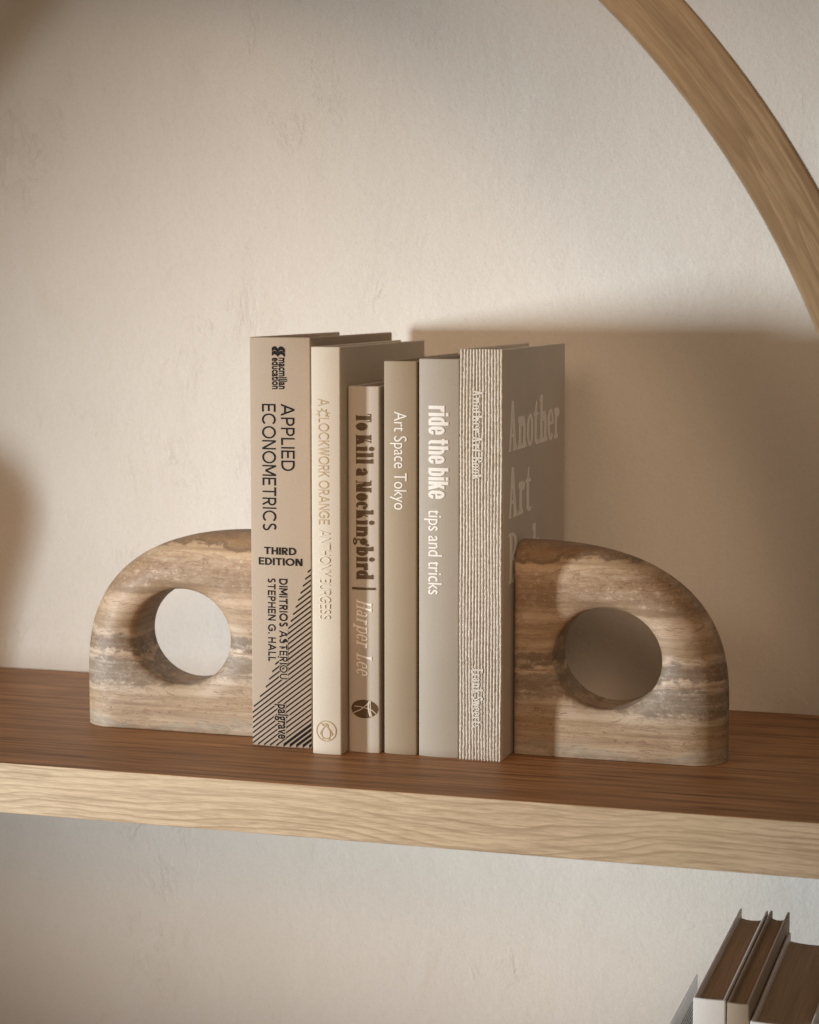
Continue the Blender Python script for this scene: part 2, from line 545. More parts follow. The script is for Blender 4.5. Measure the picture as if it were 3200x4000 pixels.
def arc(cx, cy, rx, ry, wx, wy, a0=0, a1=360, n=None):
    n = n or max(6, int(abs(a1 - a0) / 9))
    out = []
    pts = []
    for i in range(n + 1):
        a = math.radians(a0 + (a1 - a0) * i / n)
        c, s = math.cos(a), math.sin(a)
        pts.append(((cx + rx * c, cy + ry * s), (cx + max(rx - wx, 0.001) * c, cy + max(ry - wy, 0.001) * s)))
    for (o0, i0), (o1, i1) in zip(pts, pts[1:]):
        out.append([i0, o0, o1, i1])
    return out


def disc(cx, cy, rx, ry=None, n=20):
    ry = ry or rx
    return [[(cx + rx * math.cos(2 * math.pi * i / n), cy + ry * math.sin(2 * math.pi * i / n)) for i in range(n)]]


def path(pts, w, closed=False):
    out = []
    P = list(pts) + ([pts[0]] if closed else [])
    for a, b in zip(P, P[1:]):
        out += ln(*a, *b, w)
    for p in P[1:-1] if not closed else P[:-1]:
        out += disc(*p, w / 2, n=8)
    return out


def serif_font(T, t, s, xh=0.72, asc=1.12, desc=0.32, w=1.0, br=None):
    """roman capitals and lower case with a thick stem T, a hairline t and flat serifs reaching s beyond the stem"""
    br = br or t                                   # bracket thickness of the serif
    G = {}

    def foot(x, y=0.0, l=True, r=True):            # serif at the foot of a stem whose left side is at x
        x0, x1 = x - (s if l else 0), x + T + (s if r else 0)
        return [[(x0, y), (x1, y), (x1, y + t), (x + T, y + t + br), (x, y + t + br), (x0, y + t)]]

    def head(x, y, l=True, r=True):
        x0, x1 = x - (s if l else 0), x + T + (s if r else 0)
        return [[(x0, y - t), (x, y - t - br), (x + T, y - t - br), (x1, y - t), (x1, y), (x0, y)]]

    def flag(x, y):                                # slanted head serif of a lower-case stem
        return [[(x - s, y - t * 1.6), (x + 0.001, y - t * 2.6), (x + T * 0.6, y), (x - s * 0.2, y)]]

    def stem(x, y0, y1):
        return rect(x, y0, x + T, y1)

    m = s
    # capitals
    W = T + 0.46 * w
    G['T'] = (rect(0, 1 - t, W + .2 * w, 1) + stem((W + .2 * w - T) / 2, 0, 1) + foot((W + .2 * w - T) / 2)
              + [[(0, 1), (0, .74), (t * 1.1, .74), (.16 * w, 1 - t)]] + [[(W + .2 * w, 1), (W + .2 * w, .74), (W + .2 * w - t * 1.1, .74), (W + .04 * w, 1 - t)]], W + .2 * w)
    G['K'] = (stem(m, 0, 1) + foot(m) + head(m, 1) + par(m + T, .36, m + T + .40 * w, 1, t * 1.6) + rect(m + T + .24 * w, 1 - t, m + T + .56 * w, 1)
              + par(m + T + .13 * w, .56, m + T + .40 * w + T * .2, 0, T * 1.12) + rect(m + T + .40 * w - T * .62, 0, m + T * 1.7 + .48 * w, t), m + T * 1.7 + .5 * w)
    Wm = .62 * w + T
    G['M'] = (rect(m + .06, 0, m + .06 + t * 1.3, 1) + rect(0, 0, m * 2 + t + .12, t) + rect(0, 1 - t, .22, 1)
              + par(m + .06 + T * .45, 1, m + .06 + Wm * .56, 0, T * 1.05, T * .75) + par(m + .06 + Wm * .56, 0, m + .06 + Wm, 1, t * 1.5)
              + stem(m + .06 + Wm - T * .5, 0, 1) + foot(m + .06 + Wm - T * .5) + head(m + .06 + Wm - T * .5, 1, l=False), m * 2 + .06 + Wm + T * .5)
    Wa = T + .46 * w
    G['A'] = (par(m + t, 0, m + Wa * .52, 1, t * 1.7) + par(m + Wa - T * .1, 0, m + Wa * .52, 1, T * 1.1, T * .9) + rect(m + .17 * w, .28, m + Wa * .8, .28 + t)
              + [[(m + t * 1 - s, 0), (m + t + s, 0), (m + t * 1.6, t + br), (m + t * .6, t + br)]]
              + [[(m + Wa - T * .65 - s, 0), (m + Wa + T * .45 + s, 0), (m + Wa + T * .4, t + br), (m + Wa - T * .6, t + br)]], m * 2 + Wa + T * .45)
    Wb = T + .44 * w
    G['B'] = (stem(m, 0, 1) + rect(m - s, 0, m + T + .1, t) + rect(m - s, 1 - t, m + T + .1, 1) + rect(m + T * .5, .5, m + T + .1, .5 + t)
              + arc(m + T * .9, .76, Wb * .92 - T * .9 + T * .5, .24, T * .9, t, -90, 90) + arc(m + T * .9, .26, Wb - T * .9 + T * .5, .26, T * .95, t, -90, 90), m + Wb + T * .5)
    G['F'] = (stem(m, 0, 1) + foot(m) + rect(m - s, 1 - t, m + T + .36 * w, 1) + rect(m + T, .5, m + T + .24 * w, .5 + t)
              + [[(m + T + .36 * w, 1), (m + T + .36 * w, .74), (m + T + .36 * w - t, .74), (m + T + .24 * w, 1 - t)]] + rect(m + T + .24 * w - t, .40, m + T + .24 * w, .64), m + T + .40 * w)
    G['H'] = (stem(m, 0, 1) + foot(m) + head(m, 1) + stem(m + T + .36 * w, 0, 1) + foot(m + T + .36 * w) + head(m + T + .36 * w, 1) + rect(m + T * .5, .5, m + T * 1.2 + .36 * w, .5 + t), 2 * m + 2 * T + .36 * w)
    G['L'] = (stem(m, 0, 1) + head(m, 1) + rect(m - s, 0, m + T + .36 * w, t) + [[(m + T + .36 * w, 0), (m + T + .36 * w + t * .3, .27), (m + T + .36 * w - t * .7, .27), (m + T + .25 * w, t)]], m + T + .42 * w)
    G['S'] = (arc(.24 * w + T * .4, .75, .24 * w + T * .4, .25, T * .85, t * 1.4, 40, 262) + arc(.24 * w + T * .4, .26, .24 * w + T * .4, .26, T * .85, t * 1.4, -140, 82)
              + par(.20 * w + T * .2, .62, .32 * w + T * .6, .40, T * .9) + rect(.42 * w + T * .7 - t, .72, .42 * w + T * .7, 1.0) + rect(.02, 0, .02 + t, .28), .5 * w + T * .85)
    # lower case
    b = .42 * w                                      # counter of a bowl
    R = (b + T) / 2 + T * .15
    G['o'] = (arc(R, xh / 2, R, xh / 2 + .01, T * .95, t * 1.1), 2 * R)
    G['e'] = (arc(R, xh / 2, R, xh / 2 + .01, T * .95, t * 1.1, 0, 318) + rect(R * .4, xh * .50, 2 * R - T * .15, xh * .50 + t), 2 * R)
    G['c'] = (arc(R, xh / 2, R, xh / 2 + .01, T * .95, t * 1.1, 48, 312) + disc(R * 1.56, xh * .74, max(T * .42, t * 1.1), max(T * .36, t * 1.2)), 1.9 * R)
    G['i'] = (stem(m, 0, xh) + foot(m) + flag(m, xh) + disc(m + T / 2, xh + .26, max(T * .56, t * 1.2), max(T * .48, t * 1.2)), 2 * m + T)
    G['l'] = (stem(m, 0, asc) + foot(m) + flag(m, asc), 2 * m + T)
    G['k'] = (stem(m, 0, asc) + foot(m) + flag(m, asc) + par(m + T, xh * .40, m + T + .28 * w, xh, t * 1.6) + rect(m + T + .14 * w, xh - t, m + T + .40 * w, xh)
              + par(m + T + .10 * w, xh * .58, m + T + .28 * w + T * .25, 0, T) + rect(m + T + .2 * w - T * .2, 0, m + T * 1.6 + .36 * w, t), m + T * 1.6 + .37 * w)
    nx = m + T + .26 * w
    arch_ = arc((m + T * .6 + nx + T) / 2, xh * .62, (nx + T - m - T * .6) / 2, xh * .38, T, t * 2.2, 0, 165)
    G['n'] = (stem(m, 0, xh) + foot(m) + flag(m, xh) + arch_ + stem(nx, 0, xh * .64) + foot(nx), nx + T + m)
    G['h'] = (stem(m, 0, asc) + foot(m) + flag(m, asc) + arch_ + stem(nx, 0, xh * .64) + foot(nx), nx + T + m)
    G['r'] = (stem(m, 0, xh) + foot(m) + flag(m, xh) + arc(m + T + .14 * w, xh * .70, .18 * w, xh * .30, t * 1.6, t * 1.8, 60, 180)
              + disc(m + T + .20 * w, xh * .84, max(T * .42, t * 1.2), max(T * .40, t * 1.3)), m + T + .34 * w)
    G['t'] = (stem(m, .06, xh) + rect(0, xh - t, m + T + .17 * w, xh) + [[(m, xh - t), (m + T, xh - t), (m + T, xh + .24), (m + T * .7, xh + .24)]]
              + arc(m + T * .5 + .17 * w, .14, .17 * w + T * .5, .15, T * .8, t * 1.4, 180, 320), m + T + .28 * w)
    G['b'] = (stem(m, 0, asc) + flag(m, asc) + arc(m + R + T * .25, xh / 2, R, xh / 2 + .01, T * .95, t * 1.2, -150, 150), m + 2 * R + T * .25)
    G['d'] = (arc(R, xh / 2, R, xh / 2 + .01, T * .95, t * 1.2, 30, 330) + stem(2 * R - T * .75, 0, asc) + flag(2 * R - T * .75, asc) + foot(2 * R - T * .75, l=False), 2 * R + T * .25 + m)
    G['p'] = (stem(m, -desc, xh) + foot(m, -desc) + flag(m, xh) + arc(m + R + T * .25, xh / 2, R, xh / 2 + .01, T * .95, t * 1.2, -150, 150), m + 2 * R + T * .25)
    G['a'] = (arc(R * .95, xh * .68, R * .82, xh * .34, T * .9, t * 1.5, 0, 150) + stem(R * 1.77 - T * .9, 0, xh * .70) + rect(R * 1.7, 0, R * 1.77 + m, t)
              + disc(R * .38, xh * .76, max(T * .40, t * 1.1), max(T * .36, t * 1.2)) + arc(R * .80, xh * .28, R * .80, xh * .28, T * .9, t * 1.3, 60, 345), R * 1.8 + m)
    G['g'] = (arc(R * .95, xh * .66, R * .88, xh * .34, T * .85, t * 1.2) + disc(R * 1.86, xh * .98, T * .34, T * .32) + ln(R * 1.4, xh * .88, R * 1.9, xh * .98, t * 1.4)
              + arc(R * .62, xh * .22, R * .42, xh * .16, t * 2, t * 2, 80, 280) + arc(R * .95, -desc * .42, R * .98, desc * .56, T * .6, t * 1.6, 0, 360)
              + [[(R * .3, xh * .10), (R * 1.3, xh * .10), (R * 1.86, -desc * .22), (R * 1.2, -desc * .02), (R * .5, -desc * .0)]], 2 * R)
    sR = .18 * w + T * .4
    G['s'] = (arc(sR, xh * .75, sR, xh * .25, T * .8, t * 1.4, 35, 265) + arc(sR, xh * .26, sR, xh * .26, T * .8, t * 1.4, -145, 85)
              + par(sR * .7, xh * .62, sR * 1.35, xh * .40, T * .9), sR * 2)
    G['w'] = (par(.08, xh, .24 * w + T * .3, 0, T * .9) + par(.24 * w + T * .3, 0, .40 * w + T * .3, xh, t * 1.6) + par(.40 * w + T * .3, xh, .58 * w + T * .6, 0, T * .9)
              + par(.58 * w + T * .6, 0, .76 * w + T * .6, xh, t * 1.6) + rect(0, xh - t, .24, xh) + rect(.66 * w + T * .6, xh - t, .86 * w + T * .6, xh), .86 * w + T * .6)
    return G


def sans_font(T):
    """geometric capitals with an even stroke T"""
    G = {}
    h = T / 2
    G['A'] = (par(h, 0, .45, 1, T * 1.12) + par(.90 - h, 0, .45, 1, T * 1.12) + rect(.2, .24, .70, .24 + T), .90)
    G['P'] = (rect(0, 0, T, 1) + rect(T * .5, 1 - T, .34, 1) + rect(T * .5, .38, .34, .38 + T) + arc(.33, .69, .31, .31, T, T, -90, 90), .64)
    G['L'] = (rect(0, 0, T, 1) + rect(0, 0, .56, T), .56)
    G['I'] = (rect(0, 0, T, 1), T)
    G['E'] = (rect(0, 0, T, 1) + rect(0, 0, .64, T) + rect(0, 1 - T, .64, 1) + rect(0, .5 - h, .58, .5 + h), .64)
    G['D'] = (rect(0, 0, T, 1) + rect(0, 0, .36, T) + rect(0, 1 - T, .36, 1) + arc(.35, .5, .45, .5, T, T, -90, 90), .80)
    G['O'] = (arc(.5, .5, .51, .51, T, T), 1.0)
    G['C'] = (arc(.5, .5, .50, .51, T, T, 42, 318), .90)
    G['G'] = (arc(.5, .5, .50, .51, T, T, 42, 335) + rect(.52, .42, .94, .42 + T) + rect(.94 - T, .2, .94, .44), .96)
    G['N'] = (rect(0, 0, T, 1) + rect(.76 - T, 0, .76, 1) + par(T * .6, 1, .76 - T * .6, 0, T * 1.25), .76)
    G['M'] = (rect(0, 0, T, 1) + rect(.90 - T, 0, .90, 1) + par(T * .6, 1, .45, .22, T * 1.25) + par(.90 - T * .6, 1, .45, .22, T * 1.25), .90)
    G['T'] = (rect(0, 1 - T, .72, 1) + rect(.36 - h, 0, .36 + h, 1), .72)
    G['R'] = (rect(0, 0, T, 1) + rect(T * .5, 1 - T, .34, 1) + rect(T * .5, .40, .34, .40 + T) + arc(.33, .70, .31, .30, T, T, -90, 90) + par(.32, .42, .62 - h, 0, T * 1.25), .66)
    G['S'] = (arc(.31, .745, .29, .26, T, T, 38, 262) + arc(.31, .258, .30, .268, T, T, -142, 82) + par(.27, .49 + h, .35, .49 - h, .20), .62)
    G['H'] = (rect(0, 0, T, 1) + rect(.72 - T, 0, .72, 1) + rect(0, .5 - h, .72, .5 + h), .72)
    G['U'] = (rect(0, .36, T, 1) + rect(.72 - T, .36, .72, 1) + arc(.36, .37, .36, .38, T, T, 180, 360), .72)
    G['Y'] = (par(h, 1, .36, .42, T * 1.15) + par(.72 - h, 1, .36, .42, T * 1.15) + rect(.36 - h, 0, .36 + h, .46), .72)
    G['B'] = (rect(0, 0, T, 1) + rect(T * .5, 1 - T, .34, 1) + rect(T * .5, .5 - h, .34, .5 + h) + rect(T * .5, 0, .34, T)
              + arc(.32, .75 - h * .5, .26, .25 + h * .5, T, T, -90, 90) + arc(.34, .25 + h * .5, .30, .25 + h * .5, T, T, -90, 90), .64)
    G['K'] = (rect(0, 0, T, 1) + par(T * .6, .36, .60, 1, T * 1.3) + par(.24, .58, .64, 0, T * 1.3), .68)
    G['W'] = (par(h, 1, .28, 0, T * 1.1) + par(.28, 0, .53, 1, T * 1.1) + par(.53, 1, .78, 0, T * 1.1) + par(.78, 0, 1.06 - h, 1, T * 1.1), 1.06)
    G['.'] = (rect(0, 0, T * 1.1, T * 1.1), T * 1.1)
    return G


def bold_font():
    """heavy condensed lower case (height 1 = x-height)"""
    T, t, W = .27, .17, .66
    G = {}
    R = W / 2
    G['r'] = (rect(0, 0, T, 1) + arc(T + .16, .76, .24, .24, .24, t, 60, 180) + rect(T, 1 - t * 1.2, T + .20, 1), T + .22)
    G['i'] = (rect(0, 0, T, 1) + rect(0, 1.08, T, 1.24), T)
    ring = arc(R, .68, R, .33, T, t, 0, 180) + arc(R, .32, R, .33, T, t, 180, 360)
    G['d'] = (ring + rect(0, .31, T, .69) + rect(W - T, 0, W, 1.24), W)
    G['b'] = (ring + rect(W - T, .31, W, .69) + rect(0, 0, T, 1.24), W)
    G['e'] = (ring + rect(0, .31, T, .69) + rect(W - T, .46, W, .69) + rect(T * .5, .44, W - .01, .56), W)
    G['t'] = (rect(.10, .2, .10 + T, 1.22) + rect(0, 1 - t, .50, 1) + arc(.10 + R * .8, .24, R * .8, .25, T, t, 180, 300), .52)
    G['h'] = (rect(0, 0, T, 1.24) + rect(W - T, 0, W, .69) + arc(R, .68, R, .33, T, t, 0, 170), W)
    G['k'] = (rect(0, 0, T, 1.24) + par(T * .8, .35, .50, 1, T * .95) + par(T + .10, .62, W - T * .42, 0, T * 1.1), W)
    return G


def union2d(polys, q):
    verts, faces = [], []
    for p in polys:
        area = sum(a[0] * b[1] - b[0] * a[1] for a, b in zip(p, p[1:] + p[:1]))
        if abs(area) < 1e-9:
            continue
        if area < 0:
            p = p[::-1]
        faces.append(list(range(len(verts), len(verts) + len(p))))
        verts += [Vector(v) for v in p]
    r = delaunay_2d_cdt(verts, [], faces, 1, q)
    return [tuple(v) for v in r[0]], [tuple(f) for f, src in zip(r[2], r[5]) if src]   # open counters stay open


def word(G, text, track=0.10, space=0.36, shear=0.0, q=1e-5):
    """typeset glyphs on a baseline: returns flat vertices, faces and the width"""
    V, F, x = [], [], 0.0
    for i, ch in enumerate(text):
        if ch == ' ':
            x += space
            continue
        polys, adv = G[ch]
        v, f = union2d(polys, q)
        o = len(V)
        V += [(x + a + shear * b, b) for a, b in v]
        F += [tuple(o + i for i in t) for t in f]
        x += adv + track
    return V, F


def font_word(text, bold=0.0, ref='x', spacing=1.0, wordsp=1.0):
    """the same, from the built-in typeface; scaled so that the reference letter has height 1"""
    def flat(s, off):
        c = bpy.data.curves.new("glyphs", 'FONT')
        c.body = s
        c.offset = off
        c.resolution_u = 5
        c.space_character = spacing
        c.space_word = wordsp
        ob = bpy.data.objects.new("glyphs", c)
        COL.objects.link(ob)
        dg = bpy.context.evaluated_depsgraph_get()
        dg.update()
        me = bpy.data.meshes.new_from_object(ob.evaluated_get(dg))
        V = [(v.co.x, v.co.y) for v in me.vertices]
        F = [tuple(p.vertices) for p in me.polygons]
        bpy.data.objects.remove(ob)
        bpy.data.curves.remove(c)
        bpy.data.meshes.remove(me)
        return V, F
    H = max(y for x, y in flat(ref, 0)[0])
    V, F = flat(text, bold)
    return [(x / H, y / H) for x, y in V], F


def raised(name, VF, place, depth, mat, parent, cut=None):
    """turn flat lettering into a raised relief; place(gx, gy, d) gives the point on the book at height d above its surface.
    cut = (axis, step): slice the flat shape so that it can follow a rounded spine"""
    V, F = VF
    bm = bmesh.new()
    vs_ = [bm.verts.new((x, y, 0)) for x, y in V]
    for f in F:
        try:
            bm.faces.new([vs_[i] for i in f])
        except ValueError:
            continue
    if cut:
        ax, step = cut
        lo, hi = min(v[ax] for v in V), max(v[ax] for v in V)
        no = (1, 0, 0) if ax == 0 else (0, 1, 0)
        for i in range(1, int((hi - lo) / step) + 1):
            co = [0, 0, 0]
            co[ax] = lo + i * step
            bmesh.ops.bisect_plane(bm, geom=bm.verts[:] + bm.edges[:] + bm.faces[:], dist=1e-7, plane_co=co, plane_no=no)
    loose = [v for v in bm.verts if not v.link_faces]
    bmesh.ops.delete(bm, geom=loose, context='VERTS')
    rim = [e for e in bm.edges if len(e.link_faces) == 1]
    low = {}
    for e in rim:
        for v in e.verts:
            if v not in low:
                low[v] = bm.verts.new(place(v.co.x, v.co.y, -0.00015))
    lows = set(low.values())
    for v in list(bm.verts):
        if v not in lows:
            v.co = place(v.co.x, v.co.y, depth)
    for e in rim:
        a, b = e.verts
        try:
            bm.faces.new((a, b, low[b], low[a]))
        except ValueError:
            pass
    bmesh.ops.recalc_face_normals(bm, faces=bm.faces)
    return new_obj(name, bm, mat, parent)


# ------------------------------------------------------------------ books
class Book:
    """hard-cover book standing with its spine to the front; local origin at the foot of its spine's left corner"""

    def __init__(self, name, label, x0, x1, yf, yb, h, sag, cover_mat, t=2.0, recess=4.0, zbase=0.0, group=None, bulge_n=12, page_mat=None):
        self.x0, self.x1, self.yf, self.sag, self.h = x0 * MM, x1 * MM, yf * MM, sag * MM, h * MM
        self.o = Vector((self.x0, self.yf, zbase * MM))
        self.root = thing(name, label, "book", self.o, group)
        self.w = self.x1 - self.x0
        w, d, t = self.w, (yb - yf) * MM, t * MM
        N = bulge_n
        outer = [(w * i / N, self.front(w * i / N)) for i in range(N + 1)]
        inner = [(t + (w - 2 * t) * i / N, self.front(w * i / N) + t) for i in range(N + 1)]
        poly = [(0, d)] + outer + [(w, d), (w - t, d)] + inner[::-1] + [(t, d)]
        bm = bmesh.new()
        a = [bm.verts.new((x, y, 0)) for x, y in poly]
        b = [bm.verts.new((x, y, self.h)) for x, y in poly]
        n = len(poly)
        for i in range(n):
            j = (i + 1) % n
            bm.faces.new((a[i], a[j], b[j], b[i]))
        # caps as quads: left board, spine strip, right board
        io = lambda i: 1 + i
        ii = lambda i: 4 + N + (N - i)
        for ring, flip in ((b, False), (a, True)):
            quads = [(0, io(0), ii(0), n - 1)] + [(io(i), io(i + 1), ii(i + 1), ii(i)) for i in range(N)] + [(io(N), N + 2, N + 3, ii(N))]
            for q in quads:
                f = [ring[i] for i in q]
                bm.faces.new(f[::-1] if flip else f)
        bmesh.ops.recalc_face_normals(bm, faces=bm.faces)
        self.cover = new_obj("cover", bm, cover_mat, self.root, bevel=0.0007, segs=3)
        bm = bmesh.new()
        rc = recess * MM
        e = 0.00015
        pg = [(w - t - e, d - rc)] + [(t + e + (w - 2 * t - 2 * e) * i / 8, d - rc - 0.0035 * (1 - (i / 4 - 1) ** 2)) for i in range(7, 0, -1)] + [(t + e, d - rc)]
        pg += [(t + e + (w - 2 * t - 2 * e) * i / 8, self.front(t + (w - 2 * t) * i / 8) + t + e) for i in range(9)]
        prism(bm, pg, 0.003, self.h - rc)
        bmesh.ops.recalc_face_normals(bm, faces=bm.faces)
        new_obj("page_block", bm, page_mat or M_PAGE, self.root)

    def front(self, lx):
        """y of the rounded spine at local x"""
        return -self.sag * (1 - (2 * lx / self.w - 1) ** 2)

    def down(self, name, VF, xb, xt, z0, z1, mat, depth=0.25):
        """lettering read from top to bottom: baseline at x = xb, cap line at xt, from height z0 to z1 (mm)"""
        V = VF[0]
        gx0, gx1 = min(v[0] for v in V), max(v[0] for v in V)

        def place(gx, gy, d):
            lx = (xb + gy * (xt - xb)) * MM - self.x0
            lz = (z0 - (gx - gx0) / (gx1 - gx0) * (z0 - z1)) * MM
            return (lx, self.front(lx) - d, lz)
        return raised(name, VF, place, depth * MM, mat, self.root, (1, 1.3 / abs(xt - xb)))

    def across(self, name, VF, xa, xb, zb, zt, mat, depth=0.3):
        """upright lettering, left to right: from xa to xb, baseline zb, cap line zt"""
        V = VF[0]
        gx0, gx1 = min(v[0] for v in V), max(v[0] for v in V)

        def place(gx, gy, d):
            lx = (xa + (gx - gx0) / (gx1 - gx0) * (xb - xa)) * MM - self.x0
            return (lx, self.front(lx) - d, (zb + gy * (zt - zb)) * MM)
        return raised(name, VF, place, depth * MM, mat, self.root, (0, 1.3 * (gx1 - gx0) / abs(xb - xa)))

    def flatmm(self, name, polys, mat, depth=0.3, q=1e-4):
        """shapes given directly in millimetres (x, z) on the spine"""
        VF = union2d(polys, q)

        def place(gx, gy, d):
            lx = gx * MM - self.x0
            return (lx, self.front(lx) - d, gy * MM)
        return raised(name, VF, place, depth * MM, mat, self.root, (0, 1.3))


GROUP = "books between the two bookends"
didone = serif_font(.355, .055, .075, xh=.76, asc=1.13, desc=.24, w=.56, br=.02)
thin_serif = serif_font(.10, .045, .075, xh=.72, asc=1.1, desc=.24, w=.62, br=.01)
wedge = serif_font(.150, .062, .075, xh=.66, asc=1.0, desc=.28, w=.62, br=.06)
light_caps = sans_font(.122)
bold_caps = sans_font(.185)
semi_caps = sans_font(.155)

# --- taupe textbook with black print
b1 = Book("book", "thick taupe book with black lettering and black diagonal stripes", 0.2, 38.4, 0.6, 158.5, 245, 1.35,
          mat_cover("taupe_cloth", (0.345, 0.262, 0.185)), group=GROUP)
b1.down("title_lettering", word(light_caps, "APPLIED", .14), 20.39, 28.59, 205.93, 166.29, M_INK)
b1.down("title_lettering", word(light_caps, "ECONOMETRICS", .14), 8.29, 16.88, 205.74, 130.55, M_INK)
b1.across("edition_lettering", word(bold_caps, "THIRD", .13), 9.05, 29.29, 116.3, 120.7, M_INK)
b1.across("edition_lettering", word(bold_caps, "EDITION", .13), 5.41, 32.96, 109.9, 114.3, M_INK)
HALO = mat_cover("taupe_halo", (0.360, 0.275, 0.195))
b1.down("lettering_ground", word(sans_font(.34), "ASTERIOU", .02, .34), 18.2, 23.95, 72.4, 41.0, HALO, depth=0.26)
b1.down("lettering_ground", font_word("palgrave", .075), 17.42, 21.67, 26.5, 4.8, HALO, depth=0.26)
b1.down("author_lettering", word(semi_caps, "DIMITRIOS ASTERIOU", .14, .34), 18.55, 23.59, 101.97, 41.45, M_INK, depth=0.36)
b1.down("author_lettering", word(semi_caps, "STEPHEN G. HALL", .14, .34), 11.25, 16.06, 101.98, 51.92, M_INK)
b1.down("publisher_lettering", font_word("macmillan", .022), 19.27, 22.42, 233.07, 214.50, M_INK)
b1.down("publisher_lettering", font_word("education", .022), 15.02, 18.16, 233.03, 214.44, M_INK)
b1.down("publisher_lettering", font_word("palgrave", .020), 17.42, 21.67, 26.18, 5.14, M_INK, depth=0.36)
emb = []
for row in (0, 1):
    zt = 239.7 - row * 2.55
    for cx in (16.9, 21.0):
        l, r = [], []
        for i in range(9):                         # two tiers of short breaking waves
            q = i / 8
            xx = cx - 2.0 + 4.0 * q
            crest = zt - 1.5 + 1.5 * max(0, math.sin(math.pi * min(1, .12 + q * 0.95))) ** 0.9
            l.append((xx, crest))
            r.append((xx, crest - 2.15))
        emb.append(l + r[::-1])
b1.flatmm("publisher_emblem", emb, M_INK)
stripes = []
edge = [(38.3, 111.6), (36.4, 106.9), (31.8, 93.6), (25.3, 75.4), (20.2, 61.6), (16.5, 52.2), (12.3, 42.2), (9.6, 36.3), (5.3, 29.6), (.8, 22.8)]
XR, XL, SL = 38.1, 0.6, 0.775


def edge_x(z_at_right):
    """where the stripe that meets the right side at this height leaves the sloping left margin"""
    best = XL
    for i in range(400):
        x = XR - (XR - XL) * i / 399
        z = z_at_right - (XR - x) * SL
        ex = np.interp(z, [e[1] for e in edge[::-1]], [e[0] for e in edge[::-1]])
        if x <= ex:
            return x
    return best


k = 0
zr = 111.0
while True:
    xs = edge_x(zr) if zr - (XR - XL) * SL > 22.8 else XL
    if zr - (XR - XL) * SL <= 22.8:
        xs = XL
    hw = 0.52 if zr > 18 else 0.98                  # the lowest stripes are heavier
    lo = 0.35
    x0_, x1_ = xs, XR
    zl = zr - (XR - xs) * SL
    if zl < lo + hw:
        x0_ = XR - (zr - lo - hw) / SL
        zl = lo + hw
    if x1_ - x0_ > 0.8:
        ns = max(2, int((x1_ - x0_) / 3))
        for i in range(ns):
            xa, xb = x0_ + (x1_ - x0_) * i / ns, x0_ + (x1_ - x0_) * (i + 1) / ns
            za, zb = zr - (XR - xa) * SL, zr - (XR - xb) * SL
            stripes.append([(xa, za - hw), (xb, zb - hw), (xb, zb + hw), (xa, za + hw)])
    zr -= 3.1
    k += 1
    if zr < 2.2:
        break
b1.flatmm("stripe_pattern", stripes, M_INK, depth=0.2)

# --- cream novel that stands a little forward
M_CREAM = mat_cover("cream_paper", (0.500, 0.425, 0.330), cloth=0.06)
b2 = Book("book", "cream book with ochre lettering and a bird emblem, standing proud of its neighbours", 43.0, 60.9, -11.0, 158.0, 240, 1.0, M_CREAM, group=GROUP)
clock = dict(sans_font(.125))
g_, adv = clock['C']
teeth = []
for a in (60, 100, 145, 190, 235, 280):             # the gear teeth on the first C of the word
    ca, sa = math.cos(math.radians(a)), math.sin(math.radians(a))
    teeth += ln(.5 + .46 * ca, .5 + .46 * sa, .5 + .66 * ca, .5 + .66 * sa, .12)
clock['('] = (arc(.5, .42, .46, .47, .125, .125, 42, 318) + [[(x, y - .08) for x, y in p] for p in teeth], adv)
b2.down("title_lettering", word(clock, "A (LOCKWORK ORANGE", .10, .34), 47.54, 54.00, 209.95, 136.51, M_GOLD)
b2.down("author_lettering", word(sans_font(.10), "ANTHONY BURGESS", .12, .22), 47.85, 54.51, 133.22, 80.68, mat_plain("cream_relief", (0.545, 0.470, 0.370), 0.55), depth=0.5)
cxp, czp, rp = 51.7, 14.2, 6.3
S = lambda pts: [(cxp + x * rp, czp + z * rp) for x, z in pts]
bird = arc(cxp, czp, rp, rp, .55, .55)
body = [(-.14, .46), (-.20, .36), (-.36, .10), (-.44, -.20), (-.42, -.50), (-.28, -.66), (0, -.70), (.26, -.66), (.40, -.48), (.40, -.16), (.30, .14), (.16, .36), (.18, .50), (.12, .64), (-.04, .70), (-.20, .64), (-.52, .70), (-.28, .52)]
bird += path(S(body), .50, closed=True)
bird += path(S([(-.24, .26), (-.48, .02), (-.58, -.26), (-.52, -.36)]), .48) + path(S([(.24, .26), (.46, .02), (.62, -.28), (.56, -.40)]), .48)
bird += path(S([(-.30, -.66), (-.42, -.78), (-.12, -.76)]), .36) + path(S([(.28, -.66), (.40, -.78), (.10, -.76)]), .36)
bird += path(S([(-.14, .44), (.02, .38), (.16, .46)]), .34) + disc(cxp - .0 * rp, czp + .56 * rp, .4, n=8)
b2.flatmm("publisher_emblem", bird, M_GOLD, depth=0.25)

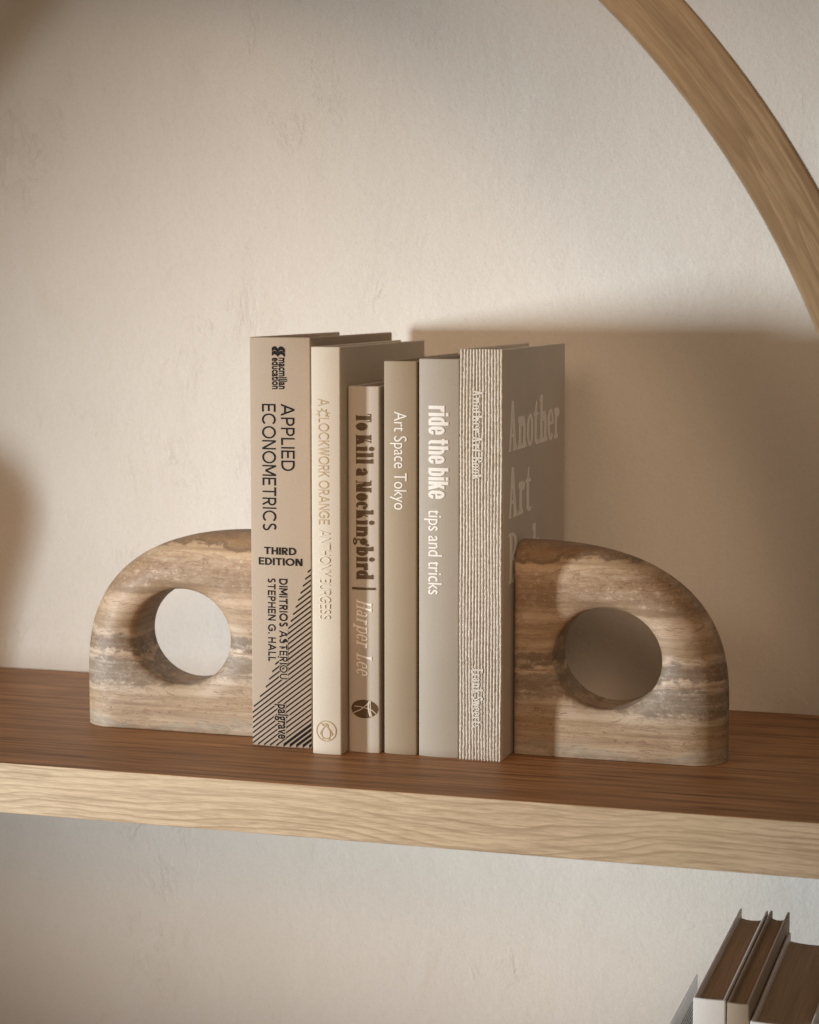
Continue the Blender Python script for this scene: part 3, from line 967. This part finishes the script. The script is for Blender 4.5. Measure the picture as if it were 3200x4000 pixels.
# --- slim pinkish taupe novel
b3 = Book("book", "short slim book with heavy brown serif lettering and an oval emblem", 61.6, 80.9, 0.6, 150.0, 217, 1.7,
          mat_cover("rose_taupe_paper", (0.490, 0.425, 0.350), cloth=0.06), group=GROUP)
b3.down("title_lettering", word(didone, "To Kill a Mockingbird", .055, .30), 67.04, 76.19, 200.91, 103.41, M_BROWN, depth=0.22)
b3.flatmm("divider_bar", rect(64.2, 97.5, 78.6, 98.9), M_BROWN, depth=0.22)
b3.down("author_lettering", word(thin_serif, "Harper Lee", .06, .34, shear=.22), 67.12, 76.35, 91.86, 46.31, mat_plain("pale_foil", (0.84, 0.80, 0.74), 0.45), depth=0.3)
ex, ez, ea, eb = 71.65, 26.5, 8.2, 5.55
oval = disc(ex, ez, ea, eb, 40)
b3.flatmm("publisher_emblem", oval, M_BROWN, depth=0.2)
q = lambda u, v: (63.42 + u * 16.46, 32.11 - v * 11.16)     # 0..1 across and down the oval
strokes = path([q(.70, .06), q(.66, .30), q(.68, .62), q(.74, .90)], .85) + path([q(.735, .05), q(.735, .4), q(.755, .75), q(.80, .90)], .5)
strokes += path([q(.71, .10), q(.58, .30), q(.40, .52), q(.10, .74)], .5) + path([q(.12, .38), q(.34, .38), q(.62, .46), q(.80, .56), q(.93, .74)], .42)
b3.flatmm("emblem_strokes", strokes, mat_plain("emblem_line", (0.62, 0.53, 0.44), 0.5), depth=0.3)

# --- tan book with white humanist letters
b4 = Book("book", "tan book with thin white lettering only on its upper spine", 83.3, 103.4, 1.7, 155.0, 231.8, 1.5,
          mat_cover("tan_cloth", (0.272, 0.205, 0.130)), group=GROUP)
b4.down("title_lettering", font_word("Art Space Tokyo", -.004, ref='H'), 90.09, 97.66, 202.54, 145.39, M_WHITE, depth=0.25)

# --- grey beige book with heavy white letters
b5 = Book("book", "pale greyish beige book with heavy white lettering", 104.7, 129.0, 1.5, 157.0, 233.3, 1.5,
          mat_cover("stone_grey_cloth", (0.325, 0.275, 0.215)), group=GROUP)
b5.down("title_lettering", word(bold_font(), "ride the bike", .075, .26), 110.96, 120.58, 206.31, 152.47, M_WHITE, depth=0.3)
b5.down("subtitle_lettering", font_word("tips and tricks", .004), 111.01, 116.44, 146.06, 96.47, M_WHITE, depth=0.25)

# --- big book with a corduroy spine
M_UMBER = mat_cover("umber_grey_cloth", (0.590, 0.525, 0.450), cloth=0.2)
b6 = Book("book", "tall book with a ribbed cream corduroy spine and pale letters on its umber side", 129.5, 155.4, 1.3, 156.0, 239, 0.3, M_UMBER, group=GROUP)
k_ = NT("corduroy")
n1 = k_.noise(k_.mapping(k_.obj(), (900, 900, 500)), 1.0, 3, 0.7)
M_CORD = k_.set(Base_Color=k_.mix(k_.ramp(n1, [(0.35, 0.35), (0.6, 0.0)]), (0.58, 0.53, 0.46), (0.36, 0.305, 0.24)), Roughness=0.9, Specular_IOR_Level=0.1,
                Normal=k_.bump(n1, 0.5, 0.0008))
k_ = NT("corduroy_backing")
M_WARP = k_.set(Base_Color=(0.32, 0.255, 0.185), Roughness=0.95, Specular_IOR_Level=0.05)  # base darker than the ribs: colour deepens the shade in the grooves
rng = np.random.RandomState(4)
NC, NZ, W6, H6 = 14, 330, 25.7, 239.0
pitch_ = W6 / NC
bm = bmesh.new()
box(bm, 0.0001, W6 * MM - 0.0000, -0.00045, 0.0008, 0.0003, H6 * MM - 0.0003)
bmesh.ops.recalc_face_normals(bm, faces=bm.faces)
backing = new_obj("spine_backing", bm, M_WARP, b6.root)
bm = bmesh.new()
drift = np.cumsum(rng.randn(NZ + 1)) * 0.02
drift -= np.linspace(0, drift[-1], NZ + 1)
for c in range(NC):
    ph1, ph2 = rng.rand(2) * 6.28
    loc = np.convolve(rng.randn(NZ + 9), np.ones(3) / 3, 'same')[:NZ + 1] * 0.17
    wid = np.convolve(rng.randn(NZ + 9), np.ones(3) / 3, 'same')[:NZ + 1] * 0.10
    prev = None
    for j in range(NZ + 1):
        zz = H6 * j / NZ
        cx = pitch_ * (c + .5) + 0.16 * math.sin(zz * .055 + c * .35) + drift[j] * .3 + loc[j] * .55
        hw = pitch_ * 0.345 * (1 + 0.10 * math.sin(zz * 2.1 + ph1)) + wid[j]
        hh = 0.95
        ring = []
        for i in range(7):
            a = math.pi * i / 6
            ring.append(bm.verts.new(((cx - hw * math.cos(a)) * MM, (-0.42 - hh * math.sin(a) ** .8) * MM, zz * MM)))
        if prev:
            for i in range(6):
                bm.faces.new((prev[i], prev[i + 1], ring[i + 1], ring[i]))
        else:
            bm.faces.new(ring)
        prev = ring
    bm.faces.new(prev[::-1])
bmesh.ops.recalc_face_normals(bm, faces=bm.faces)
new_obj("corduroy_spine", bm, M_CORD, b6.root, smooth=True)
b6.sag = 0.0
wl = serif_font(.175, .085, .075, xh=.66, asc=1.0, desc=.28, w=.62, br=.05)


def cord_text(txt, xb, xt, z0, z1):
    VF = word(wl, txt, .05, .26)
    V = VF[0]
    g0, g1 = min(v[0] for v in V), max(v[0] for v in V)

    def place(gx, gy, d):
        lx = (xb + gy * (xt - xb)) * MM - b6.x0
        return (lx, -0.00118 - d, (z0 - (gx - g0) / (g1 - g0) * (z0 - z1)) * MM)
    return raised("title_lettering" if txt[0] == 'A' else "author_lettering", VF, place, 0.0006, M_CORD, b6.root)


cord_text("Another Art Book", 137.31, 143.46, 215.35, 164.04)
cord_text("Frank Sweerts", 138.19, 144.05, 54.27, 19.25)


def side_text(txt, y0, y1, zb, zt):
    VF = word(wedge, txt, .05, .3)
    V = VF[0]
    g0, g1 = min(v[0] for v in V), max(v[0] for v in V)

    def place(gx, gy, d):
        return (b6.w + d, (y0 + (gx - g0) / (g1 - g0) * (y1 - y0)) * MM - b6.yf, (zb + gy * (zt - zb)) * MM)
    return raised("cover_lettering", VF, place, 0.00012, M_PALE, b6.root)


side_text("Another", 13.7, 140.5, 179.5, 208.7)
side_text("Art", 14.0, 68.0, 140.4, 170.0)
side_text("Book", 14.4, 90.2, 102.0, 131.6)

# ------------------------------------------------------------------ books on the lower board, bottom right
LOW = "books on the lower board"
ZB = -369.8
M_LWHITE = mat_cover("white_jacket", (0.76, 0.74, 0.71), cloth=0.04, rough=0.5)
M_LTAN = mat_cover("dull_tan_jacket", (0.36, 0.29, 0.215), cloth=0.1)
M_LUMB = mat_cover("dark_umber_jacket", (0.19, 0.12, 0.08), cloth=0.1)
M_PAGED = mat_pages("shaded_page_edges", (0.52, 0.42, 0.31), (0.36, 0.28, 0.20))  # darker copy of the page colour, with the shade down there painted in


K_ = 0.955                                          # how near the row stands; the sizes follow


def near(x, y, z):
    return (457.77 + (x - 457.77) * K_, -1157.38 + (y + 1157.38) * K_, 272.94 + (z - 272.94) * K_)


def low_book(label, x0, x1, yf, yb, ztop, mat, sag, rec, t):
    x0, yf, zt = near(x0, yf, ztop)
    x1, yb, _ = near(x1, yb, ztop)
    return Book("book", label, x0, x1, yf, yb, zt - ZB, sag, mat, t=t * K_, recess=rec * K_, zbase=ZB, group=LOW, page_mat=M_PAGED)


low_book("white-spined book at bottom right, its shade-browned page top seen from above", 270.6, 289.0, -9.5, 171.3, -126, M_LWHITE, 0.9, 5.0, 1.6)
low_book("narrow tan-spined book between the white-spined one and the widest one", 290.2, 302.8, -12.0, 172.3, -126, M_LTAN, 1.0, 4.0, 1.7)
low_book("widest book at the lower right edge, mostly its shade-browned page top showing", 303.6, 338.5, -14.0, 158.0, -135, M_LWHITE, 1.0, 4.5, 1.8)
bx, by, bz = near(247.0, 150.3, -166)
BH = (bz - ZB) * MM
thin = thing("booklet", "thin stiff booklet with rows of tiny print, left of the white-spined book", "booklet", (bx * MM, by * MM - 0.15, ZB * MM), LOW)
bm = bmesh.new()
box(bm, -0.0008, 0.0004, -0.012, 0.15, 0, BH)
bmesh.ops.recalc_face_normals(bm, faces=bm.faces)
new_obj("cover", bm, M_LWHITE, thin, bevel=0.0003)
dashes = []
for r_ in range(17):
    y_ = 0.141
    zt = BH - 0.012 - r_ * 0.0026
    while y_ > 0.028:
        L = random.uniform(0.002, 0.0065)
        dashes.append([(y_ - L, zt), (y_, zt), (y_, zt + 0.0012), (y_ - L, zt + 0.0012)])
        y_ -= L + 0.0012
bm = bmesh.new()
for d in dashes:
    f = bm.faces.new([bm.verts.new((0.00045, a, b)) for a, b in d])
new_obj("print_lines", bm, mat_plain("grey_print", (0.22, 0.20, 0.185)), thin)

# ------------------------------------------------------------------ vase on the shelf, past the left edge of the view
prof = [(0, 0), (.026, 0), (.031, .004), (.0325, .025), (.038, .055), (.046, .085), (.050, .108), (.048, .130), (.038, .148), (.025, .158), (.020, .166), (.023, .174),
        (.020, .174), (.016, .166), (.0, .160)]
bm = bmesh.new()
rings = []
for r, z in prof:
    rings.append([bm.verts.new((max(r, 1e-4) * math.cos(2 * math.pi * i / 48), max(r, 1e-4) * math.sin(2 * math.pi * i / 48), z)) for i in range(48)])
for A, B in zip(rings, rings[1:]):
    for i in range(48):
        j = (i + 1) % 48
        bm.faces.new((A[i], A[j], B[j], B[i]))
bmesh.ops.recalc_face_normals(bm, faces=bm.faces)
vase = new_obj("vase", bm, mat_plain("vase_clay", (0.42, 0.33, 0.24), 0.8), smooth=True)
vase.location = (-0.451, 0.05, 0.0002)
tag(vase, "round clay vase beyond the left edge, casting the soft dark shadow there", "vase")
